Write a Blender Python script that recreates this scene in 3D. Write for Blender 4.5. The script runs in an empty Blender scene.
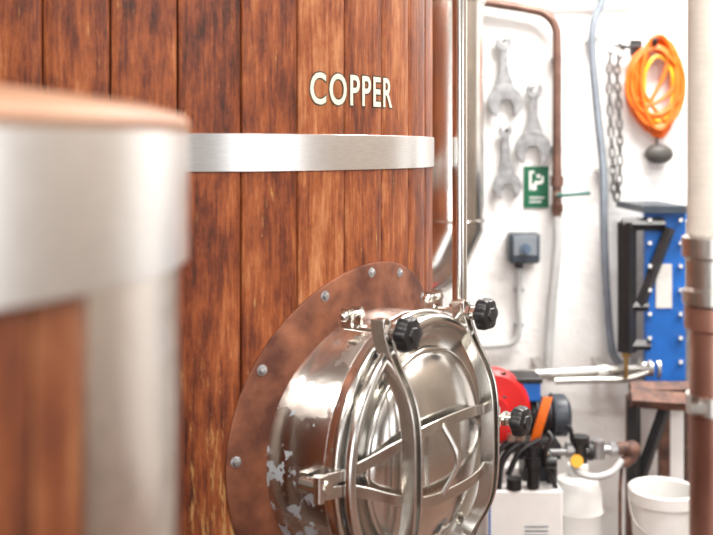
import bpy, math, random
from mathutils import Vector, Matrix
random.seed(4)
CAMZ=1.65
def pt(u,v,y):
    # image pixel (u,v) at chosen depth y from the camera -> world metres
    return Vector(((u-356.5)*y/1000.0, y, CAMZ-(v-150)*y/1000.0))
# ------------------------------------------------------------------ materials
def newmat(name):
    m=bpy.data.materials.new(name); m.use_nodes=True
    nt=m.node_tree; b=nt.nodes['Principled BSDF']
    return m,nt,b
def mat(name,col,rough=.5,metal=0.,noise=0.,nscale=20,bump=0.,bscale=60,coat=0.,col2=None,stretch=(1,1,1),lo=.35,hi=.65,spec=None,rough2=None,flake=None):
    m,nt,b=newmat(name); N=nt.nodes; L=nt.links
    b.inputs['Base Color'].default_value=(*col,1)
    b.inputs['Roughness'].default_value=rough
    b.inputs['Metallic'].default_value=metal
    b.inputs['Coat Weight'].default_value=coat
    if spec is not None: b.inputs['Specular IOR Level'].default_value=spec
    g=N.new('ShaderNodeNewGeometry')
    mp=N.new('ShaderNodeVectorMath'); mp.operation='MULTIPLY'; mp.inputs[1].default_value=stretch
    L.new(g.outputs['Position'],mp.inputs[0])
    n=N.new('ShaderNodeTexNoise'); n.inputs['Scale'].default_value=nscale; n.inputs['Detail'].default_value=5
    L.new(mp.outputs[0],n.inputs['Vector'])
    if col2 is None: col2=tuple(c*(1-noise) for c in col)
    r=N.new('ShaderNodeValToRGB'); r.color_ramp.elements[0].position=lo; r.color_ramp.elements[1].position=hi
    r.color_ramp.elements[0].color=(*col2,1); r.color_ramp.elements[1].color=(*col,1)
    L.new(n.outputs['Fac'],r.inputs[0]); out=r.outputs[0]
    if flake is not None:
        # chips of old paint stuck on the metal near one spot
        centre,radius,fcol=flake
        d=N.new('ShaderNodeVectorMath'); d.operation='DISTANCE'; d.inputs[1].default_value=centre
        L.new(g.outputs['Position'],d.inputs[0])
        f1=N.new('ShaderNodeMapRange'); f1.inputs[1].default_value=0; f1.inputs[2].default_value=radius; f1.inputs[3].default_value=.12; f1.inputs[4].default_value=-.12
        L.new(d.outputs['Value'],f1.inputs[0])
        fn=N.new('ShaderNodeTexNoise'); fn.inputs['Scale'].default_value=26; fn.inputs['Detail'].default_value=5; fn.inputs['Roughness'].default_value=.65
        L.new(g.outputs['Position'],fn.inputs['Vector'])
        ad=N.new('ShaderNodeMath'); ad.operation='ADD'; L.new(fn.outputs['Fac'],ad.inputs[0]); L.new(f1.outputs[0],ad.inputs[1])
        fm_=N.new('ShaderNodeMapRange'); fm_.inputs[1].default_value=.60; fm_.inputs[2].default_value=.62
        L.new(ad.outputs[0],fm_.inputs[0])
        mx=N.new('ShaderNodeMix'); mx.data_type='RGBA'; L.new(fm_.outputs[0],mx.inputs[0]); L.new(out,mx.inputs[6]); mx.inputs[7].default_value=(*fcol,1)
        out=mx.outputs[2]
        inv=N.new('ShaderNodeMapRange'); inv.inputs[3].default_value=metal; inv.inputs[4].default_value=.1
        L.new(fm_.outputs[0],inv.inputs[0]); L.new(inv.outputs[0],b.inputs['Metallic'])
    L.new(out,b.inputs['Base Color'])
    if rough2 is not None:
        mr=N.new('ShaderNodeMapRange'); mr.inputs[1].default_value=lo; mr.inputs[2].default_value=hi
        mr.inputs[3].default_value=rough2; mr.inputs[4].default_value=rough
        L.new(n.outputs['Fac'],mr.inputs[0]); L.new(mr.outputs[0],b.inputs['Roughness'])
    if bump>0:
        n2=N.new('ShaderNodeTexNoise'); n2.inputs['Scale'].default_value=bscale; n2.inputs['Detail'].default_value=4
        L.new(mp.outputs[0],n2.inputs['Vector'])
        bp=N.new('ShaderNodeBump'); bp.inputs['Strength'].default_value=bump; bp.inputs['Distance'].default_value=.01
        L.new(n2.outputs['Fac'],bp.inputs['Height']); L.new(bp.outputs[0],b.inputs['Normal'])
    return m
def wood(name,worn=None,gain=1.0):
    m,nt,b=newmat(name); N=nt.nodes; L=nt.links
    g=N.new('ShaderNodeNewGeometry'); at=N.new('ShaderNodeAttribute'); at.attribute_name='tone'
    off=N.new('ShaderNodeVectorMath'); off.operation='SCALE'; off.inputs['Scale'].default_value=17.0
    cmb=N.new('ShaderNodeCombineXYZ')
    for i in range(3): L.new(at.outputs['Fac'],cmb.inputs[i])
    L.new(cmb.outputs[0],off.inputs[0])
    ad=N.new('ShaderNodeVectorMath'); ad.operation='ADD'
    L.new(g.outputs['Position'],ad.inputs[0]); L.new(off.outputs[0],ad.inputs[1])
    st=N.new('ShaderNodeVectorMath'); st.operation='MULTIPLY'; st.inputs[1].default_value=(1,1,.085)
    L.new(ad.outputs[0],st.inputs[0])
    # fine grain
    n1=N.new('ShaderNodeTexNoise'); n1.inputs['Scale'].default_value=130; n1.inputs['Detail'].default_value=8; n1.inputs['Roughness'].default_value=.75
    L.new(st.outputs[0],n1.inputs['Vector'])
    # broad figure
    n2=N.new('ShaderNodeTexNoise'); n2.inputs['Scale'].default_value=20; n2.inputs['Detail'].default_value=4; n2.inputs['Distortion'].default_value=1.6
    L.new(st.outputs[0],n2.inputs['Vector'])
    # blotches
    n3=N.new('ShaderNodeTexNoise'); n3.inputs['Scale'].default_value=7; n3.inputs['Detail'].default_value=8; n3.inputs['Roughness'].default_value=.75
    s3=N.new('ShaderNodeVectorMath'); s3.operation='MULTIPLY'; s3.inputs[1].default_value=(1.5,1.5,.7)
    L.new(ad.outputs[0],s3.inputs[0]); L.new(s3.outputs[0],n3.inputs['Vector'])
    def mth(op,a,bv):
        x=N.new('ShaderNodeMath'); x.operation=op
        for i,k in enumerate((a,bv)):
            if isinstance(k,(int,float)): x.inputs[i].default_value=k
            else: L.new(k,x.inputs[i])
        return x.outputs[0]
    v=mth('ADD',mth('MULTIPLY',n1.outputs['Fac'],.90),mth('MULTIPLY',n2.outputs['Fac'],.55))
    v=mth('ADD',v,mth('MULTIPLY',n3.outputs['Fac'],1.05))
    v=mth('ADD',v,mth('MULTIPLY',at.outputs['Fac'],.15))
    v=mth('SUBTRACT',v,.86)
    r=N.new('ShaderNodeValToRGB'); cr=r.color_ramp
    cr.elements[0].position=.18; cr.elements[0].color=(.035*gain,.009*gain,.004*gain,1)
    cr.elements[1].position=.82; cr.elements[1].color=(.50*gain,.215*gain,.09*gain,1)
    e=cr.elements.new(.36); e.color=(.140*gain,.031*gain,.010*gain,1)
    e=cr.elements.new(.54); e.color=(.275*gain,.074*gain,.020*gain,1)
    L.new(v,r.inputs[0]); out=r.outputs[0]
    if worn is not None:
        d=N.new('ShaderNodeVectorMath'); d.operation='DISTANCE'; d.inputs[1].default_value=worn
        L.new(g.outputs['Position'],d.inputs[0])
        mr=N.new('ShaderNodeMapRange'); mr.inputs[1].default_value=.03; mr.inputs[2].default_value=.40; mr.inputs[3].default_value=.13; mr.inputs[4].default_value=0
        L.new(d.outputs['Value'],mr.inputs[0])
        n4=N.new('ShaderNodeTexNoise'); n4.inputs['Scale'].default_value=46; n4.inputs['Detail'].default_value=6; n4.inputs['Roughness'].default_value=.75
        s2=N.new('ShaderNodeVectorMath'); s2.operation='MULTIPLY'; s2.inputs[1].default_value=(1.8,1.8,.22)
        L.new(ad.outputs[0],s2.inputs[0]); L.new(s2.outputs[0],n4.inputs['Vector'])
        s=mth('ADD',n4.outputs['Fac'],mr.outputs[0])
        mk=N.new('ShaderNodeMapRange'); mk.inputs[1].default_value=.63; mk.inputs[2].default_value=.70; mk.inputs[4].default_value=.8
        L.new(s,mk.inputs[0])
        mx=N.new('ShaderNodeMix'); mx.data_type='RGBA'
        L.new(mk.outputs[0],mx.inputs[0]); L.new(out,mx.inputs[6]); mx.inputs[7].default_value=(.50,.28,.10,1)
        out=mx.outputs[2]
    L.new(out,b.inputs['Base Color'])
    rr=N.new('ShaderNodeMapRange'); rr.inputs[3].default_value=.55; rr.inputs[4].default_value=.33
    L.new(n1.outputs['Fac'],rr.inputs[0]); L.new(rr.outputs[0],b.inputs['Roughness'])
    b.inputs['Specular IOR Level'].default_value=.35
    bp=N.new('ShaderNodeBump'); bp.inputs['Strength'].default_value=.6; bp.inputs['Distance'].default_value=.003
    L.new(n1.outputs['Fac'],bp.inputs['Height']); L.new(bp.outputs[0],b.inputs['Normal'])
    return m
M={}
M['wall']=mat('white_painted_plaster',(.87,.87,.86),.75,noise=.06,nscale=3,bump=.5,bscale=28)
M['sidewall']=mat('side_wall_paint',(.30,.25,.21),.7,noise=.4,nscale=2.5,bump=.2)
M['ceil']=mat('ceiling_paint',(.50,.47,.44),.8,noise=.1)
M['floor']=mat('floor_resin',(.17,.10,.075),.4,noise=.3,nscale=6,bump=.1)
M['steel']=mat('polished_steel',(.72,.70,.66),.15,1,noise=.25,nscale=9,rough2=.27)
M['brush']=mat('brushed_steel',(.62,.61,.58),.3,1,noise=.12,nscale=60,stretch=(.4,.4,6),bump=.04,bscale=200)
M['worn']=mat('worn_steel_neck',(.74,.70,.66),.20,1,nscale=11,col2=(.55,.50,.46),rough2=.38,lo=.42,hi=.48,bump=.08,bscale=30,flake=((-.10,2.03,.88),.34,(.42,.46,.49)))
M['cover']=mat('worn_steel_cover',(.74,.70,.65),.28,1,nscale=7,col2=(.42,.37,.32),rough2=.42,lo=.42,hi=.55)
M['band']=mat('steel_band',(.80,.80,.79),.30,1,noise=.10,nscale=40,stretch=(1,1,12))
M['copper']=mat('copper_flange',(.30,.115,.06),.42,.5,nscale=13,col2=(.105,.036,.022),bump=.25,bscale=35,rough2=.6,lo=.33,hi=.66)
M['copperpipe']=mat('aged_copper_pipe',(.38,.20,.15),.32,.7,nscale=14,col2=(.20,.09,.065),stretch=(1,1,.3))
M['brownpipe']=mat('brown_painted_pipe',(.20,.11,.085),.35,.4,nscale=14,col2=(.12,.065,.05))
M['black']=mat('black_plastic',(.012,.012,.014),.35,noise=.2)
M['blackp']=mat('black_paint',(.02,.02,.022),.45,noise=.3)
M['grey']=mat('grey_plastic',(.20,.23,.26),.5,noise=.08)
M['spanner']=mat('forged_steel',(.44,.44,.45),.33,.7,noise=.4,nscale=30)
M['green']=mat('sign_green',(.0,.10,.045),.4,noise=.05)
M['white']=mat('white_plastic',(.80,.80,.78),.4,noise=.04)
M['label']=mat('label_white',(.7,.7,.68),.6,noise=.2,nscale=120,stretch=(1,1,2))
M['hoseclear']=mat('clear_hose',(.50,.51,.51),.35,noise=.12)
M['orange']=mat('orange_hose',(.80,.15,.010),.4,noise=.15,nscale=50)
M['yellow']=mat('yellow_hose',(.85,.40,.02),.4,noise=.1)
M['blue']=mat('blue_paint',(.01,.13,.50),.4,noise=.2,nscale=12)
M['dblue']=mat('dark_slate_plastic',(.04,.055,.075),.4,noise=.2)
M['steelblue']=mat('steel_blue_hose',(.32,.37,.43),.25,.6,noise=.15)
M['rust']=mat('rusty_bracket',(.20,.10,.07),.6,.2,nscale=25,col2=(.07,.04,.035))
M['red']=mat('red_paint',(.60,.015,.015),.35,noise=.1)
M['brass']=mat('brass',(.50,.33,.12),.3,1,noise=.2)
M['cream']=mat('cream_lettering',(.72,.70,.56),.5,noise=.06,nscale=60)
M['outline']=mat('dark_lettering_edge',(.02,.025,.018),.5)
M['groove']=mat('dark_groove',(.012,.006,.004),.8)
M['rubber']=mat('beige_hose',(.66,.60,.53),.45,noise=.1,nscale=30)
M['teal']=mat('green_handle',(.0,.10,.08),.4)
M['screen']=mat('dial_face',(.10,.15,.22),.25)
C0=Vector((-.596,2.720,0)); R0=.8
M['wood']=wood('varnished_cedar_boards',worn=(-.22,2.0,.90))
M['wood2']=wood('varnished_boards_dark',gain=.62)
M['lidwood']=mat('tan_copper_lid',(.34,.19,.115),.5,.2,nscale=6,col2=(.27,.13,.075))
# ------------------------------------------------------------------ geometry helpers
def merge(*gs):
    V=[];F=[]
    for v,f in gs:
        o=len(V); V+=list(v); F+=[tuple(i+o for i in q) for q in f]
    return V,F
def empty(name,loc):
    e=bpy.data.objects.new(name,None); e.location=loc; e.empty_display_size=.1
    bpy.context.collection.objects.link(e); return e
def add(name,geo,m,parent=None,smooth=True,bevel=0,attr=None,angle=40):
    V,F=geo; V=[Vector(v) for v in V]
    lo=Vector([min(v[i] for v in V) for i in range(3)]); hi=Vector([max(v[i] for v in V) for i in range(3)])
    c=(lo+hi)/2
    me=bpy.data.meshes.new(name); me.from_pydata([v-c for v in V],[],F); me.update()
    import bmesh
    bm=bmesh.new(); bm.from_mesh(me); bmesh.ops.recalc_face_normals(bm,faces=bm.faces); bm.to_mesh(me); bm.free()
    me.materials.append(M[m] if isinstance(m,str) else m)
    if smooth:
        for p in me.polygons: p.use_smooth=True
        me.set_sharp_from_angle(angle=math.radians(angle))
    if attr:
        a=me.attributes.new('tone','FLOAT','POINT')
        for i,x in enumerate(attr): a.data[i].value=x
    o=bpy.data.objects.new(name,me); o.location=c
    bpy.context.collection.objects.link(o)
    if bevel:
        b=o.modifiers.new('bevel','BEVEL'); b.width=bevel; b.segments=3; b.limit_method='ANGLE'
    if parent:
        o.parent=parent; o.matrix_parent_inverse=Matrix.Translation(-Vector(parent.location))
    return o
def gbox(c,s,rot=None):
    c=Vector(c); V=[]
    for x in(-.5,.5):
        for y in(-.5,.5):
            for z in(-.5,.5):
                p=Vector((x*s[0],y*s[1],z*s[2]))
                if rot is not None: p=rot@p
                V.append(c+p)
    return V,[(0,1,3,2),(4,6,7,5),(0,4,5,1),(2,3,7,6),(0,2,6,4),(1,5,7,3)]
def frame(ax):
    ax=Vector(ax).normalized(); up=Vector((0,0,1)) if abs(ax.z)<.9 else Vector((1,0,0))
    a=ax.cross(up).normalized(); b=a.cross(ax).normalized(); return a,b,ax
def glathe(o,ax,prof,seg=48,cap=True):
    o=Vector(o); a,b,c=frame(ax); V=[];F=[]; n=len(prof)
    for i in range(seg):
        t=2*math.pi*i/seg
        for r,h in prof: V.append(o+c*h+(a*math.cos(t)+b*math.sin(t))*max(r,1e-5))
    for i in range(seg):
        j=(i+1)%seg
        for k in range(n-1): F.append((i*n+k,j*n+k,j*n+k+1,i*n+k+1))
    if cap:
        F.append(tuple(i*n for i in range(seg))[::-1]); F.append(tuple(i*n+n-1 for i in range(seg)))
    return V,F
def gcyl(p1,p2,r,seg=24,r2=None):
    p1=Vector(p1);p2=Vector(p2); return glathe(p1,p2-p1,[(r,0),(r if r2 is None else r2,(p2-p1).length)],seg)
def gtorus(o,ax,R,r,seg=64,s2=12):
    prof=[(R+r*math.cos(2*math.pi*i/s2),r*math.sin(2*math.pi*i/s2)) for i in range(s2+1)]
    return glathe(o,ax,prof,seg,cap=False)
def gsphere(o,r,sc=(1,1,1),seg=20,rg=12):
    V=[];F=[];o=Vector(o)
    for j in range(rg+1):
        ph=math.pi*j/rg
        for i in range(seg):
            t=2*math.pi*i/seg
            V.append(o+Vector((r*sc[0]*math.sin(ph)*math.cos(t),r*sc[1]*math.sin(ph)*math.sin(t),r*sc[2]*math.cos(ph))))
    for j in range(rg):
        for i in range(seg):
            k=(i+1)%seg; F.append((j*seg+i,j*seg+k,(j+1)*seg+k,(j+1)*seg+i))
    return V,F
def spline(P,n=8,closed=False):
    P=[Vector(p) for p in P]; out=[]; m=len(P); rng=m if closed else m-1
    for i in range(rng):
        if closed: a,b,c,d=P[(i-1)%m],P[i],P[(i+1)%m],P[(i+2)%m]
        else: a,b,c,d=P[max(i-1,0)],P[i],P[i+1],P[min(i+2,m-1)]
        for k in range(n):
            t=k/n; out.append(.5*((2*b)+(c-a)*t+(2*a-5*b+4*c-d)*t*t+(3*b-a-3*c+d)*t**3))
    if not closed: out.append(P[-1])
    return out
def gtube(P,r,seg=12,closed=False,sm=8,sec=None):
    pts=spline(P,sm,closed) if sm else [Vector(p) for p in P]
    n=len(pts); V=[];F=[]; prev=None
    for i in range(n):
        if closed: t=(pts[(i+1)%n]-pts[i-1]).normalized()
        else: t=(pts[min(i+1,n-1)]-pts[max(i-1,0)]).normalized()
        if prev is None: a,_,_=frame(t)
        else:
            a=prev-t*prev.dot(t); a=a.normalized()
        prev=a; b=t.cross(a)
        rr=r(i/(n-1)) if callable(r) else r
        for k in range(seg):
            th=2*math.pi*k/seg; V.append(pts[i]+(a*math.cos(th)+b*math.sin(th))*rr)
    for i in range(n if closed else n-1):
        j=(i+1)%n
        for k in range(seg):
            l=(k+1)%seg; F.append((i*seg+k,i*seg+l,j*seg+l,j*seg+k))
    if not closed:
        F.append(tuple(range(seg))[::-1]); F.append(tuple((n-1)*seg+k for k in range(seg)))
    return V,F
def gprism(outline,o,ux,uy,th):
    o=Vector(o);ux=Vector(ux);uy=Vector(uy);nz=ux.cross(uy).normalized()
    n=len(outline); V=[o+ux*x+uy*y for x,y in outline]+[o+ux*x+uy*y+nz*th for x,y in outline]
    F=[tuple(range(n))[::-1],tuple(range(n,2*n))]
    for i in range(n):
        j=(i+1)%n; F.append((i,j,j+n,i+n))
    return V,F
def gstrap(P,width_dir,w,t):
    P=[Vector(p) for p in P]; W=Vector(width_dir).normalized(); V=[];F=[]; n=len(P)
    for i in range(n):
        d=(P[min(i+1,n-1)]-P[max(i-1,0)]).normalized(); k=d.cross(W).normalized()
        for a,b in((-1,-1),(1,-1),(1,1),(-1,1)): V.append(P[i]+W*(a*w/2)+k*(b*t/2))
    for i in range(n-1):
        for k in range(4):
            l=(k+1)%4; F.append((i*4+k,i*4+l,i*4+4+l,i*4+4+k))
    F.append((3,2,1,0)); F.append(tuple((n-1)*4+k for k in range(4)))
    return V,F
# ------------------------------------------------------------------ room
def room(name,c,s,m): return add(name,gbox(c,s),m,smooth=False)
WY=4.2
room('floor',(0,.6,-.05),(6.4,7.6,.1),'floor')
room('ceiling',(0,.6,3.25),(6.4,7.6,.1),'ceil')
room('wall_back',(0,WY+.1,1.6),(6.4,.2,3.2),'wall')
room('wall_left',(-3.1,.6,1.6),(.2,7.0,3.2),'sidewall')
# right wall with an unseen opening, added for highlights on the steel, y -1.3..0.7, z 1.0..2.5
add('wall_right',merge(gbox((3.1,-2.1,1.6),(.2,1.6,3.2)),gbox((3.1,2.4,1.6),(.2,3.4,3.2)),gbox((3.1,-.3,.5),(.2,2.0,1.0)),gbox((3.1,-.3,2.85),(.2,2.0,.7))),'sidewall',smooth=False)
add('added_highlight_window_1',merge(gbox((3.1,-1.27,1.75),(.08,.06,1.5)),gbox((3.1,.67,1.75),(.08,.06,1.5)),gbox((3.1,-.3,1.75),(.06,.05,1.5)),gbox((3.1,-.3,1.03),(.08,2.0,.06)),gbox((3.1,-.3,2.47),(.08,2.0,.06))),'white',smooth=False)  # frame of the added opening, out of view
add('wall_front',merge(gbox((-2.2,-3.0,1.6),(2.0,.2,3.2)),gbox((2.2,-3.0,1.6),(2.0,.2,3.2)),gbox((0,-3.0,2.85),(2.4,.2,.7))),'sidewall',smooth=False)
def lamp(x,y,power,sx=1.2,sy=.4,col=(1,.96,.91)):  # out-of-view ceiling panels with area lamps, added to light the room
    e=empty('added_light_panel',(x,y,3.17))
    add('added_panel_housing',gbox((x,y,3.175),(sx+.06,sy+.06,.05)),'white',e,smooth=False)
    l=bpy.data.lights.new('added_area_light','AREA'); l.shape='RECTANGLE'; l.size=sx; l.size_y=sy; l.energy=power; l.color=col
    o=bpy.data.objects.new('added_area_light',l); o.location=(x,y,3.14); bpy.context.collection.objects.link(o)
    o.parent=e; o.matrix_parent_inverse=Matrix.Translation(-Vector(e.location))
lamp(1.3,3.3,64); lamp(2.2,2.2,36); lamp(1.1,.8,42); lamp(-.5,-.4,46); lamp(-1.9,.6,26)
w=bpy.data.worlds.new('World'); bpy.context.scene.world=w; w.use_nodes=True
w.node_tree.nodes['Background'].inputs[0].default_value=(.97,.98,1,1); w.node_tree.nodes['Background'].inputs[1].default_value=2.8
# ------------------------------------------------------------------ big wooden clad copper vat
N2=Vector((.9971,-.0755,0)); T2=Vector((.0755,.9971,0))
def dirv(deg):
    a=math.radians(deg); return N2*math.cos(a)-T2*math.sin(a)
def boards(C,R,nb,phi0,z0,z1,N,T,thick=.02,gap=.0022):
    V=[];F=[];A=[]; st=2*math.pi/nb
    for k in range(nb):
        a0=math.radians(phi0)+k*st+gap; a1=math.radians(phi0)+(k+1)*st-gap
        pr=[(a0,R-thick),(a0,R-.003),(a0+.0035,R)]+[(a0+(a1-a0)*f,R+.0004) for f in(.2,.4,.6,.8)]+[(a1-.0035,R),(a1,R-.003),(a1,R-thick)]
        o=len(V); n=len(pr); tone=random.random()
        for z in(z0,z1):
            for a,r in pr:
                d=N*math.cos(a)-T*math.sin(a); V.append(C+d*r+Vector((0,0,z))); A.append(tone)
        for i in range(n):
            j=(i+1)%n; F.append((o+i,o+j,o+n+j,o+n+i))
        F.append(tuple(o+i for i in range(n))[::-1]); F.append(tuple(o+n+i for i in range(n)))
    return (V,F),A
vat=empty('wood_clad_copper_vat',(C0.x,C0.y,0))
g,A=boards(C0,R0,39,49.3,.30,2.5,N2,T2)
add('cladding_boards',g,'wood',vat,attr=A,angle=50)
add('inner_shell',gcyl(C0+Vector((0,0,.25)),C0+Vector((0,0,2.49)),R0-.012,96),'groove',vat)
Z=Vector((0,0,1))
add('plinth',glathe(C0,Z,[(R0-.05,0),(R0-.05,.25),(R0+.01,.25),(R0+.01,.31)],96),'brush',vat)
add('domed_lid',glathe(C0+Z*2.5,Z,[(R0+.02,0),(R0+.02,.04),(R0*.9,.08),(R0*.6,.2),(R0*.3,.28),(.1,.3),(.1,.36)],96),'copper',vat)
def hoop(C,R,z0,z1,t=.005,seg=128):
    return glathe(C,Z,[(R-.004,z0),(R+t-.0006,z0),(R+t,z0+.0006),(R+t,z1-.0006),(R+t-.0006,z1),(R-.004,z1)],seg,cap=False)
add('steel_hoop',hoop(C0,R0,1.607,1.683),'band',vat,angle=20)
add('lower_steel_hoop',hoop(C0,R0,.42,.49),'band',vat,angle=20)
add('upper_steel_hoop',hoop(C0,R0,2.34,2.41),'band',vat,angle=20)
# lettering
def lettering(name,off,sp=1.12):
    cu=bpy.data.curves.new(name,'FONT'); cu.body='COPPER'; cu.size=1; cu.offset=off; cu.resolution_u=4; cu.space_character=sp
    o=bpy.data.objects.new('tmp',cu); bpy.context.collection.objects.link(o)
    bpy.context.view_layer.update(); dg=bpy.context.evaluated_depsgraph_get()
    me=bpy.data.meshes.new_from_object(o.evaluated_get(dg))
    V=[v.co.copy() for v in me.vertices]; F=[tuple(p.vertices) for p in me.polygons]
    bpy.data.objects.remove(o)
    return V,F
LV,LF=lettering('l',.016,1.16)
x0=min(v.x for v in LV);x1=max(v.x for v in LV);y0=min(v.y for v in LV);y1=max(v.y for v in LV)
def wrapt(V,off):
    out=[]
    for v in V:
        f=(v.x-x0)/(x1-x0); g_=(v.y-y0)/(y1-y0)
        ph=47.2-(47.2-28.0)*f; out.append(C0+dirv(ph)*(R0+off)+Z*(1.746+.068*g_))
    return out
add('painted_lettering',(wrapt(LV,.0022),LF),'cream',vat,smooth=False)
OV,OF=lettering('o',.046,1.16)
add('lettering_outline',(wrapt(OV,.0014),OF),'outline',vat,smooth=False)
# copper flange, wrapped on the boards
PM=32.9; MZ=CAMZ-.643
def onv(s,q,off): return C0+dirv(PM+math.degrees(s/R0))*(R0+off)+Z*(MZ+q)
V=[];F=[];rad=[.27,.388,.392,.392];offs=[.006,.006,.004,-.002];sg=96
for i in range(sg):
    t=2*math.pi*i/sg
    for r,o_ in zip(rad,offs): V.append(onv(r*math.cos(t),r*math.sin(t),o_))
for i in range(sg):
    j=(i+1)%sg
    for k in range(3): F.append((i*4+k,j*4+k,j*4+k+1,i*4+k+1))
add('copper_flange',(V,F),'copper',vat)
rv=[]; 
for a in [3,32,64,87,105,130,155,180,205,230,255,280,305,330]:
    t=math.radians(a); s,q=.372*math.cos(t),.372*math.sin(t)
    rv.append(glathe(onv(s,q,.005),dirv(PM+math.degrees(s/R0)),[(.0115,0),(.0115,.0015),(.0075,.0025),(.0072,.006),(.005,.0085),(0,.009)],16))
add('flange_rivets',merge(*rv),'spanner',vat)
# ------------------------------------------------------------------ manway
NM=dirv(PM); PL=Vector((-NM.y,NM.x,0)).normalized()   # right-pointing tangent
PMP=C0+NM*R0+Z*MZ
def fm(p,q,L): return PMP+NM*L+PL*p+Z*q
mw=empty('manway_door',PMP)
add('neck',glathe(fm(0,0,0),NM,[(.300,-.12),(.300,-.035),(.294,-.01),(.290,.0),(.290,.085),(.288,.088),(.290,.091),(.290,.118),(.278,.122)],128,cap=False),'worn',mw)
add('neck_rim_bead',merge(gtorus(fm(0,0,.116),NM,.288,.009,128),gtorus(fm(0,0,.142),NM,.276,.013,128)),'steel',mw)
add('door_dish',glathe(fm(0,0,.0),NM,[(.276,.12),(.276,.140),(.262,.144),(.250,.136),(.225,.130),(.214,.132),(.208,.142),(.200,.152),(.17,.166),(.13,.178),(.08,.186),(.04,.189),(.0,.190)],128,cap=False),'steel',mw)
add('door_inner_bead',gtorus(fm(0,0,.138),NM,.214,.006,128),'steel',mw)
def strap(ps,name,wd,w_,t_,m='steel'):
    return add(name,gstrap(spline(ps,6),wd,w_,t_),m,mw,bevel=.002)
for i,sx in enumerate((-1,1)):
    p=.155*sx
    for dd in (-.011,.011):
        strap([fm(p+dd,.300,.128),fm(p+dd,.262,.134),fm(p+dd,.215,.152),fm(p+dd,.15,.188),fm(p+dd,.09,.203),fm(p+dd,0,.206),fm(p+dd,-.09,.203),fm(p+dd,-.15,.188),fm(p+dd,-.215,.152),fm(p+dd,-.262,.134),fm(p+dd,-.300,.128)],'vertical_strap_%d'%(i+1),NM,.034,.006)
for i,sq in enumerate((-1,1)):
    strap([fm(-.335,.012*sq,.118),fm(-.26,.02*sq,.140),fm(-.155,.060*sq,.192),fm(-.07,.075*sq,.206),fm(.07,.075*sq,.206),fm(.155,.06*sq,.192),fm(.25,.02*sq,.150),fm(.325,.012*sq,.135)],'cross_brace_%d'%(i+1),Z,.024,.006)
add('door_handle',merge(gtube([fm(-.045,.073,.206),fm(-.03,0,.235),fm(-.045,-.073,.206)],.006,10)),'steel',mw)
def knob(o,ax,idx,r=.037):
    a,b,c=frame(ax); out=[]
    n=60
    for i in range(n):
        t=2*math.pi*i/n; rr=r*(1-.13*(0.5-0.5*math.cos(6*t))**1.5); out.append((rr*math.cos(t),rr*math.sin(t)))
    V=[];F=[]
    lv=[(.80,0),(1,.006),(1,.022),(.88,.030),(.45,.032),(.40,.036),(.0,.036)]
    for s,h in lv:
        for x,y in out: V.append(Vector(o)+c*h+(a*x+b*y)*max(s,.001))
    for k in range(len(lv)-1):
        for i in range(n):
            j=(i+1)%n; F.append((k*n+i,k*n+j,(k+1)*n+j,(k+1)*n+i))
    F.append(tuple(range(n))[::-1])
    add('knob_%d'%idx,(V,F),'black',mw)
    o=Vector(o)
    add('swing_bolt_%d'%idx,merge(gcyl(o-c*.14,o+c*.004,.0075),gcyl(o-c*.018,o,.016),glathe(o-c*.030,c,[(.018,0),(.018,.010)],6)),'steel',mw)
knob(fm(-.155,.275,.178),NM,1); knob(fm(.155,.275,.178),NM,2); knob(fm(.318,.0,.180),NM,3)
knob(fm(-.155,-.275,.178),NM,4); knob(fm(.155,-.275,.178),NM,5)
lg=[]
RZ=Matrix.Rotation(math.atan2(PL.y,PL.x),3,'Z')
for p,q in((-.155,.29),(.155,.29),(-.155,-.29),(.155,-.29)):
    k=1 if q>0 else -1
    lg+= [gbox(fm(p-.016,q+.006*k,.055),(.008,.026,.04),RZ),gbox(fm(p+.016,q+.006*k,.055),(.008,.026,.04),RZ),gcyl(fm(p-.026,q+.010*k,.055),fm(p+.026,q+.010*k,.055),.008),gsphere(fm(p-.026,q+.010*k,.055),.011),gsphere(fm(p+.026,q+.010*k,.055),.011)]
lg+=[gcyl(fm(-.325,0,.065),fm(-.325,0,.132),.014),gbox(fm(-.305,0,.07),(.05,.02,.04),RZ),gcyl(fm(-.34,-.025,.118),fm(-.34,.025,.118),.011)]
lg+=[gbox(fm(.30,0,.07),(.05,.03,.05),RZ),gcyl(fm(.318,-.03,.10),fm(.318,.03,.10),.012),gsphere(fm(.318,.03,.10),.015),gsphere(fm(.318,-.03,.10),.015)]
add('bolt_lugs',merge(*lg),'steel',mw)
# ------------------------------------------------------------------ foreground vat
t=Vector((-.1662,.9861,0)); n=Vector((.9861,.1662,0)); C1=Vector((-.701,.998,0)); R1=.518
fv=empty('wood_clad_mash_tun',(C1.x,C1.y,0))
ztop=CAMZ+.020
g,A=boards(C1,R1,28,12,.2,ztop,n,t)
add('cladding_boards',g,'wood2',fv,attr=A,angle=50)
add('inner_shell',gcyl(C1+Z*.15,C1+Z*(ztop-.01),R1-.012,64),'groove',fv)
add('plinth',gcyl(C1,C1+Z*.2,R1-.04,64),'brush',fv)
add('rim_hoop',hoop(C1,R1,CAMZ-.115,ztop-.002,.008),'band',fv,angle=20)
add('copper_lid',glathe(C1+Z*ztop,Z,[(R1+.008,-.002),(R1+.010,.006),(R1+.004,.016),(R1-.03,.026),(R1*.6,.05),(.1,.06),(0,.06)],96),'lidwood',fv)
V=[];F=[];m_=12
for i in range(m_+1):
    ph=math.radians(11+ (31.5-11)*i/m_)
    d=n*math.cos(ph)-t*math.sin(ph)
    for rr,z in((R1-.002,.2),(R1+.005,.2),(R1+.005,CAMZ-.116),(R1-.002,CAMZ-.116)): V.append(C1+d*rr+Z*z)
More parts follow.
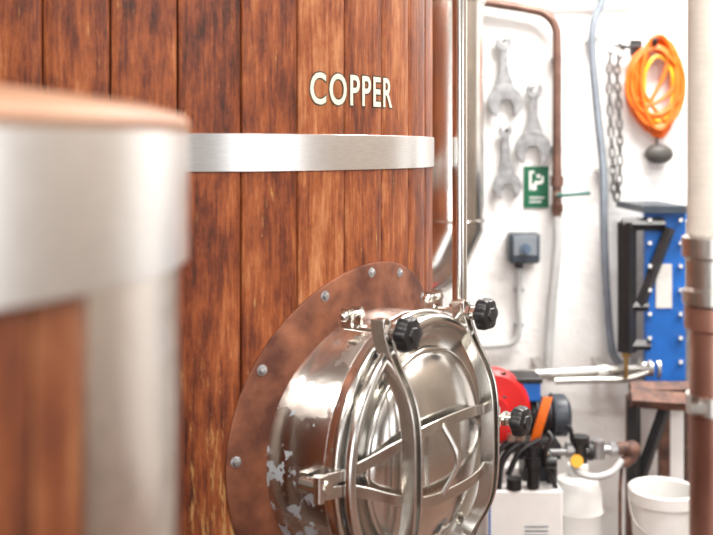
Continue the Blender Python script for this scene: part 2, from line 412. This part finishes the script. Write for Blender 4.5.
for i in range(m_):
    for k in range(4):
        l=(k+1)%4; F.append((i*4+k,i*4+l,i*4+4+l,i*4+4+k))
F.append((3,2,1,0)); F.append(tuple(m_*4+k for k in range(4)))
add('steel_cover_strip',(V,F),'cover',fv)
# ------------------------------------------------------------------ flue duct + pipe beside vat
dx,dy=.348,3.75; r=.129
fd=empty('steel_flue_duct',(dx,dy,2.0))
zb=CAMZ-(228-150)*dy/1000
add('duct',gtube([(dx,dy,3.2),(dx,dy,zb),(dx-.055,dy,zb-.12),(dx-.19,dy,zb-.20),(dx-.40,dy,zb-.24)],r,40,sm=0),'steel',fd,angle=20)
add('seams',merge(gtorus((dx,dy,zb+.03),Z,r+.001,.006,48,8),gtorus((dx,dy,2.2),Z,r+.001,.006,48,8),gtorus((dx,dy,3.17),Z,r+.01,.02,48,8)),'steel',fd)
add('support_bracket',merge(gbox((dx,4.03,2.6),(.04,.33,.04)),gbox((dx-.05,4.03,1.35),(.03,.33,.03))),'brush',fd,smooth=False)
sp=empty('steel_riser_pipe',(.258,2.5,1.6))
add('pipe',merge(gcyl((.258,2.5,0),(.258,2.5,3.2),.0185,32)),'steel',sp)
add('flanges',merge(gcyl((.258,2.5,0),(.258,2.5,.015),.05,32),gcyl((.258,2.5,3.18),(.258,2.5,3.2),.05,32),gtorus((.258,2.5,1.262),Z,.021,.006,32,8)),'steel',sp)
# ------------------------------------------------------------------ right foreground transfer pipe
tp=empty('transfer_hose_riser',(.570,1.6,0)); o=Vector((.570,1.6,0))
pr=[];z=1.50
while z<3.19: pr+=[(.0395,z),(.0401,z+.006),(.0395,z+.012)]; z+=.013
add('braided_hose',glathe(o,Z,pr,32),'rubber',tp)
add('coupling',glathe(o,Z,[(.040,1.40),(.047,1.405),(.047,1.425),(.041,1.43),(.041,1.475),(.048,1.48),(.048,1.51),(.040,1.515)],32),'brush',tp)
add('copper_riser',glathe(o,Z,[(.06,0),(.06,.015),(.036,.02),(.036,1.36),(.044,1.365),(.044,1.40)],32),'copperpipe',tp)
add('lever',merge(gbox((.54,1.57,1.245),(.03,.01,.014)),gcyl((.57,1.6,1.23),(.57,1.6,1.26),.041)),'brush',tp)
# ------------------------------------------------------------------ things on the back wall
def W(u,v,d=0.): return pt(u,v,WY-d)
k_=WY/1000
def spanner(u,v0,v1,rb,rt,tilt=0):
    e=empty('open_ended_spanner',W(u,(v0+v1)/2))
    H=(v1-v0)*k_; 
    def head(cy,r,ndir,notch):
        out=[]; a0=math.asin(notch/r)
        for i in range(33):
            a=a0+(2*math.pi-2*a0)*i/32; out.append((r*math.sin(a),cy+ndir*r*math.cos(a)))
        out+=[(-notch,cy+ndir*r*.35),(-notch*.5,cy-ndir*r*.12),(notch*.5,cy-ndir*r*.12),(notch,cy+ndir*r*.35)]
        return out
    ux=Vector((math.cos(tilt),0,math.sin(tilt))); uy=Vector((-math.sin(tilt),0,math.cos(tilt)))
    o=W(u,(v0+v1)/2); o.y=WY-.022
    yb=-H/2+rb; yt=H/2-rt
    s=.019
    geo=merge(gprism(head(yb,rb,-1,rb*.45),o,ux,uy,.018),
              gprism(head(yt,rt,1,rt*.45),o,ux,uy,.018),
              gprism([(-rb*.62,yb+rb*.70),(-s,yb+rb*1.8),(-s*.8,yt-rt*.6),(s*.8,yt-rt*.6),(s,yb+rb*1.8),(rb*.62,yb+rb*.70)],o+Vector((0,.002,0)),ux,uy,.016))
    add('body',geo,'spanner',e,smooth=False,bevel=.003)
    p=W(u,v0+6); add('peg',gcyl((p.x,WY,p.z+.0),(p.x,WY-.05,p.z),.006),'blackp',e)
spanner(503.5,35,120,.074,.036,.03)
spanner(532,82,166,.074,.036,-.02)
spanner(505.5,124,200,.060,.030,.04)
# safety sign
sg_=empty('safety_shower_sign',W(536,187))
c=W(536,187); add('plate',gbox((c.x,WY-.004,c.z),(.105,.008,.175)),'green',sg_,smooth=False)
def disc(u,v,r,y): 
    q=W(u,v); return gcyl((q.x,WY-.008,q.z),(q.x,WY-y,q.z),r,20)
gl=[disc(538,176,.008,.0095)]
for (u0,v0,u1,v1) in((529,171,531,190),(531,171,534,173),(534,181,541,184),(532,184,536,190),(541,176,543,183),(529,197,544,198.2),(529,201,541,202.2)):
    a=W(u0,v0);b=W(u1,v1); gl.append(gbox(((a.x+b.x)/2,WY-.0088,(a.z+b.z)/2),(abs(b.x-a.x),.0016,abs(a.z-b.z))))
add('pictogram',merge(*gl),'white',sg_,smooth=False)
# copper pipe from above with valve and clear hose
cp=empty('copper_water_pipe',W(555,120))
add('pipe',gtube([W(430,-8,.06),W(485,2,.06),W(528,9,.06),W(545,14,.06),W(555,26,.06),W(557,45,.06),W(557,110,.06),W(557,172,.06)],.019,16),'brownpipe',cp)
add('steel_pipe',gtube([W(430,-26,.05),W(500,-14,.05),W(556,-2,.05),W(640,-4,.05)],.012,12),'brush',cp)
add('valve_body',merge(gcyl(W(557,168,.06),W(557,216,.06),.020,20),gcyl(W(557,176,.06),W(557,186,.06),.028,20),gcyl(W(557,204,.06),W(557,212,.06),.026,6),gcyl(W(557,194,.06),W(557,194,.105),.014,16)),'brownpipe',cp)
add('lever_handle',merge(gtube([W(557,195,.105),W(568,195,.11),W(590,193,.11)],.008,10)),'teal',cp)
add('clear_hose',gtube([W(557,214,.06),W(557,250,.06),W(552,300,.06),W(549,340,.06),W(548,372,.07)],.019,16),'hoseclear',cp)
add('clips',merge(*[gbox(W(a,b,.03),(.03,.06,.03)) for a,b in((557,60),(557,150),(557,208))]),'grey',cp,smooth=False)
# isolator box with conduit
ib=empty('isolator_switch_box',W(521,246))
c=W(521.5,246.5); add('enclosure',gbox((c.x,WY-.045,c.z),(.125,.09,.125)),'dblue',ib,bevel=.012)
add('face_panel',merge(gbox((c.x,WY-.092,c.z+.01),(.098,.008,.08))),'grey',ib,bevel=.003)
add('rotary_dial',merge(gcyl((c.x,WY-.095,c.z),(c.x,WY-.108,c.z),.022),gbox((c.x,WY-.112,c.z),(.010,.012,.035))),'screen',ib)
add('conduit',gtube([W(519,262,.03),W(519,300,.03),W(519,330,.03),W(514,341,.03),W(503,345,.03),W(470,347,.03)],.012,12),'hoseclear',ib)
add('gland',gcyl(W(519,260,.03),W(519,268,.03),.018),'black',ib)
add('conduit_clips',merge(*[gbox(W(a,b,.015),(.035,.03,.012)) for a,b in((519,290),(519,325))]),'grey',ib,smooth=False)
# steel blue hose
hs=empty('steel_blue_drop_hose',W(600,200))
add('hose',gtube([W(606,-30,.08),W(602,0,.08),W(594,22,.08),W(592,50,.08),W(597,110,.08),W(603,170,.08),W(604,240,.08),W(607,300,.08),W(611,345,.08),W(618,362,.08),W(630,370,.08)],.017,16),'steelblue',hs)
add('hose_clips',merge(*[gbox(W(a,b,.04),(.05,.08,.02)) for a,b in((593,40),(603,170))]),'brush',hs,smooth=False)
# chain
ch=empty('hanging_chain',W(613,120)); ln=[]
def link(c,d,side,l=.034,w_=.018,r=.0048):
    d=Vector(d).normalized(); s=Vector(side).normalized(); s=(s-d*s.dot(d)).normalized(); P=[]
    for i in range(12):
        a=2*math.pi*i/12; P.append(c+d*(math.sin(a)*w_*.6+(l-w_*.6)*.5*(1 if math.sin(a)>0 else -1))+s*math.cos(a)*w_*.6)
    return gtube(P,r,6,closed=True,sm=0)
path=spline([W(628,47,.06),W(618,46,.06),W(610,58,.05),W(610,110,.05),W(613,165,.05),W(614,194,.05),W(617,197,.05),W(620,170,.06),W(619,110,.05),W(617,70,.05),W(622,50,.06)],16)
dist=0;last=path[0];i=0
for a,b in zip(path,path[1:]):
    dist+=(b-a).length
    if dist>.032:
        dist=0;i+=1; ln.append(link(b,b-a,(0,1,0) if i%2 else (1,0,.01)))
M['chain']=mat('dull_chain_steel',(.20,.20,.20),.4,.6,noise=.3)
add('links',merge(*ln),'chain',ch)
add('hook',merge(gtube([W(640,47,0),W(638,47,.05),W(630,47,.07),W(622,47,.07),W(619,43,.07)],.008,10),gbox(W(636,47,.006),(.05,.012,.06))),'blackp',ch)
# orange hose coil
oc=empty('coiled_orange_hose',W(657,85)); oo=[];yy=[]
for i in range(20):
    cu=656+random.uniform(-3,3);cv=84+random.uniform(-4,4)+(i%3); a=random.uniform(15,28); b=random.uniform(33,48); d=.03+.007*(i%8)
    P=[W(cu+a*math.cos(2*math.pi*k/14)*(1+random.uniform(-.06,.06)),cv+b*math.sin(2*math.pi*k/14)*(1+random.uniform(-.04,.04)),d+random.uniform(0,.01)) for k in range(14)]
    (yy if i in(4,9,13) else oo).append(gtube(P,.0085,8,closed=True,sm=5))
for pts in ([(636,98),(648,105),(665,97),(680,80)],[(634,70),(648,100),(668,125)],[(672,50),(662,80),(640,120)],[(630,100),(655,115),(682,95)]):
    oo.append(gtube([W(u,v,.075) for u,v in pts],.0085,8))
add('orange_loops',merge(*oo),'orange',oc); add('yellow_loops',merge(*yy),'yellow',oc)
add('hose_hook',merge(gtube([W(655,42,0),W(655,44,.09),W(655,38,.11)],.010,8)),'blackp',oc)
hk=empty('hanging_plug_float',W(660,153))
add('float',gsphere(W(659,154,.05),.06,(1,.6,.70)),mat('grey_float',(.07,.065,.06),.5,noise=.3),hk)
add('float_cord',gtube([W(657,137,.05),W(657,146,.05)],.005,8,sm=0),'blackp',hk)
# ------------------------------------------------------------------ plate heat exchanger
he=empty('plate_heat_exchanger',pt(662,300,3.9))
def bx(u0,v0,u1,v1,y0,y1):
    a=pt(u0,v0,y0);b=pt(u1,v1,y0); return gbox(((a.x+b.x)/2,(y0+y1)/2,(a.z+b.z)/2),(abs(b.x-a.x),y1-y0,abs(a.z-b.z)))
add('end_plate',bx(645,210,686,396,3.80,3.83),'blue',he,bevel=.004)
add('plate_pack',bx(650,222,700,388,3.83,4.10),'spanner',he,smooth=False)
add('rear_plate',bx(648,208,700,392,4.10,4.13),'blue',he,smooth=False)
add('top_rail',merge(bx(643,206,690,213,3.76,4.15)),'dblue',he,smooth=False)
add('tie_bolts',merge(*[gcyl(pt(u,v,3.76),pt(u,v,3.9),.008,8) for u in(650,681) for v in(220,243,266,290,314,338,362,386)]),'brush',he)
add('label',bx(656,264,672,308,3.795,3.80),'label',he,smooth=False)
def bar(u0,v0,u1,v1,y,w_=.03): 
    return gtube([pt(u0,v0,y),pt(u1,v1,y)],w_/1.41,4,sm=0)
add('black_frame',merge(bar(627,222,627,352,3.78,.05),bar(622,224,664,224,3.78,.034),bar(640,306,670,228,3.78,.03),bar(622,306,648,306,3.78,.028),bar(622,345,650,345,3.78,.028)),'blackp',he,smooth=False)
add('stand',merge(bar(630,388,690,388,3.77,.036),bar(630,398,690,402,3.74,.05),gbox(((632-356.5)*.00377,3.77,(CAMZ-(396-150)*.00377)/2),(.04,.04,CAMZ-(396-150)*.00377)),gbox((1.26,3.77,.37),(.04,.04,.74)),gbox((1.26,4.1,.37),(.04,.04,.74))),'rust',he,smooth=False)
add('stand_braces',merge(bar(667,402,640,478,3.77,.034),bar(634,400,634,480,3.75,.036)),'blackp',he,smooth=False)
# horizontal steel process pipe
pp=empty('steel_process_pipe',pt(570,372,3.9))
add('pipe',merge(gtube([pt(440,378,3.85),pt(560,373,3.85),pt(645,368,3.85)],.020,20,sm=0),gtube([pt(555,381,3.8),pt(590,380,3.8),pt(625,379,3.8),pt(648,372,3.8)],.013,14)),'brush',pp)
add('clamps',merge(gcyl(pt(597,372,3.85),pt(607,371,3.85),.030),gcyl(pt(640,368,3.83),pt(651,368,3.83),.040),gcyl(pt(652,368,3.83),pt(667,368,3.83),.030),gcyl(pt(655,368,3.83),pt(658,368,3.83),.045)),'brush',pp)
add('brackets',merge(gbox((.75,4.02,1.65-.223*3.85-.02),(.03,.36,.02)),gbox((1.0,4.02,1.65-.222*3.85-.02),(.03,.36,.02))),'brush',pp,smooth=False)
add('tap',merge(gcyl(pt(626,378,3.78),pt(626,356,3.78),.009),gbox(pt(626,350,3.78),(.03,.015,.05))),'brass',pp)
# ------------------------------------------------------------------ pump station
PY=3.4
def P(u,v,y=PY): return pt(u,v,y)
cb=empty('pump_control_cabinet',P(525,515))
zt=CAMZ-.341*PY
xa,xb=P(486,0).x,P(563,0).x
add('cabinet',gbox(((xa+xb)/2,PY+.16,zt/2+.02),(xb-xa,.32,zt-.04)),'white',cb,bevel=.006)
add('feet',merge(*[gbox((x,y,.02),(.04,.04,.04)) for x in(xa+.04,xb-.04) for y in(PY+.04,PY+.28)]),'black',cb,smooth=False)
add('door_seam',gbox((xa+.012,PY-.002,zt/2+.02),(.006,.006,zt-.08)),'blue',cb,smooth=False)
add('vent_panel',merge(*[gbox(((xa+xb)/2+.04,PY-.001,zt-.12-.015*i),(.08,.004,.004)) for i in range(5)]),'grey',cb,smooth=False)
pu=empty('electric_transfer_pump',P(535,430))
yc=PY+.15
def Q(u,v,y=3.5): return pt(u,v,y)
add('motor_body',merge(gcyl(Q(512,416,yc),Q(562,414,yc),.062,32)),'blackp',pu)
add('cooling_fins',merge(*[gtorus(Q(518+4*i,416,yc),(1,0,0),.066,.004,32,6) for i in range(9)]),'blackp',pu)
add('fan_cover',merge(glathe(Q(552,415,yc),(1,0,0),[(.070,0),(.074,.01),(.074,.045),(.05,.06),(.0,.062)],32),gtorus(Q(552,415,yc),(1,0,0),.072,.006,32,8)),mat('fan_cover_grey',(.035,.045,.06),.4,noise=.2),pu)
add('terminal_box',merge(gbox(Q(521,388,yc-.02),(.12,.12,.07))),'blue',pu,bevel=.008)
add('terminal_lid',gbox(Q(521,377,yc-.02),(.13,.13,.018)),'black',pu,bevel=.004)
add('red_volute',merge(glathe(Q(492,406,yc-.06),(0,-1,0),[(.125,-.05),(.13,-.04),(.13,.02),(.115,.035),(.05,.04),(.045,.07),(.0,.07)],40),gcyl(Q(496,404,yc),Q(514,412,yc),.045)),'red',pu)
add('orange_strap',gstrap([Q(548,397,yc-.09),Q(544,410,yc-.105),Q(538,430,yc-.10),Q(533,446,yc-.08)],(1,0,0),.032,.006),'orange',pu)
add('volute_outlet',merge(gcyl(Q(503,440,yc-.08),Q(503,372,yc-.08),.012),gtorus(Q(503,396,yc-.08),(0,0,1),.012,.01,20,8)),'blackp',pu)
add('mount_foot',merge(gbox(Q(535,447,yc),(.16,.12,.05)),gbox(((Q(535,0,yc)).x,yc,(zt+Q(0,450,yc).z)/2),(.10,.10,Q(0,450,yc).z-zt+.004))),'blackp',pu,smooth=False)
add('black_hoses',merge(gtube([Q(512,440,3.42),Q(500,450,3.42),Q(492,466,3.42),Q(490,488,3.42)],.011,12),gtube([Q(522,442,3.42),Q(508,452,3.42),Q(500,468,3.42),Q(498,488,3.42)],.013,12),gcyl(Q(533,446,3.42),Q(533,487,3.42),.022),gcyl(Q(533,456,3.42),Q(533,466,3.42),.032),gtube([Q(540,440,3.43),Q(520,452,3.42),Q(508,475,3.42)],.010,12),
   gtube([Q(548,432,3.42),Q(552,440,3.40),Q(545,452,3.40),Q(548,470,3.42),Q(556,488,3.43)],.009,10),gtube([Q(560,420,3.50),Q(570,428,3.48),Q(572,440,3.48)],.008,10),gcyl(Q(545,462,3.42),Q(556,462,3.42),.022),gcyl(Q(514,478,3.42),Q(514,489,3.42),.026)),'black',pu)
add('steel_fittings',merge(gcyl(Q(521,440,3.42),Q(521,434,3.42),.017,6),gcyl(Q(511,441,3.42),Q(511,434,3.42),.015,6),gcyl(Q(545,446,3.41),Q(545,456,3.41),.012,12)),'brush',pu)
vp=empty('valve_pipework',P(590,450))
add('pipe_run',merge(gcyl(Q(545,452),Q(625,449),.016,16),gcyl(Q(598,440),Q(598,458),.024,16),gcyl(Q(610,449),Q(616,449),.026,8),gcyl(Q(566,450),Q(572,450),.028,8)),'spanner',vp)
add('valve',merge(gcyl(Q(580,462),Q(580,440),.026,16),gcyl(Q(580,442),Q(580,436),.034,8),gcyl(Q(588,451),Q(592,451),.032,16)),'blackp',vp)
add('yellow_tag',gcyl(Q(577,461,3.44),Q(577,461,3.46),.022,20),'yellow',vp)
add('black_elbow',gtube([Q(545,452,3.48),Q(550,458,3.46),Q(552,470,3.46),Q(552,486,3.5)],.018,14),'black',vp)
add('rusty_elbow',merge(gtube([Q(618,449),Q(630,448),Q(632,456),Q(622,464)],.022,14),gsphere(Q(632,449),.030)),'rust',vp)
add('drain_tube',gtube([Q(622,462),Q(620,490),Q(620,535),(.92,3.5,.0)],.006,10,sm=0),'rust',vp)
add('white_hose',gtube([Q(572,458,3.48),Q(578,472,3.46),Q(595,477,3.45),Q(612,472,3.46),Q(622,460,3.48)],.012,12),'hoseclear',vp)
# white drum
c=Vector((.80,3.62,0)); dr=empty('white_plastic_drum',c)
add('drum_body',glathe(c,Z,[(.080,0),(.088,.01),(.088,.14),(.092,.15),(.088,.16),(.088,.34),(.092,.35),(.088,.36),(.086,.42),(.072,.46),(.033,.475),(.033,.49)],40),'white',dr)
add('drum_cap',glathe(c+Z*.485,Z,[(.038,0),(.038,.025),(.034,.03)],24),'white',dr)
c=Vector((1.075,3.5,0)); bu=empty('white_bucket',c)
add('bucket_shell',glathe(c,Z,[(.09,0),(.112,.42),(.122,.425),(.122,.465),(.116,.47),(.108,.465),(.085,.01)],48),'white',bu)
add('bail_handle',gtube([c+Vector((-.123,0,.44)),c+Vector((-.11,-.06,.36)),c+Vector((0,-.14,.30)),c+Vector((.11,-.06,.36)),c+Vector((.123,0,.44))],.004,8),'brush',bu)
# ------------------------------------------------------------------ camera
cd=bpy.data.cameras.new('Camera'); cam=bpy.data.objects.new('Camera',cd); bpy.context.collection.objects.link(cam)
cam.location=(0,0,CAMZ); cam.rotation_euler=(math.radians(90),0,0)
cd.lens=1000*36/713; cd.sensor_width=36; cd.shift_y=-.1648
cd.dof.use_dof=True; cd.dof.focus_distance=2.35; cd.dof.aperture_fstop=2.3
cd.clip_start=.05
bpy.context.scene.camera=cam
sc=bpy.context.scene
sc.view_settings.view_transform='Standard'; sc.view_settings.look='None'; sc.view_settings.exposure=.75
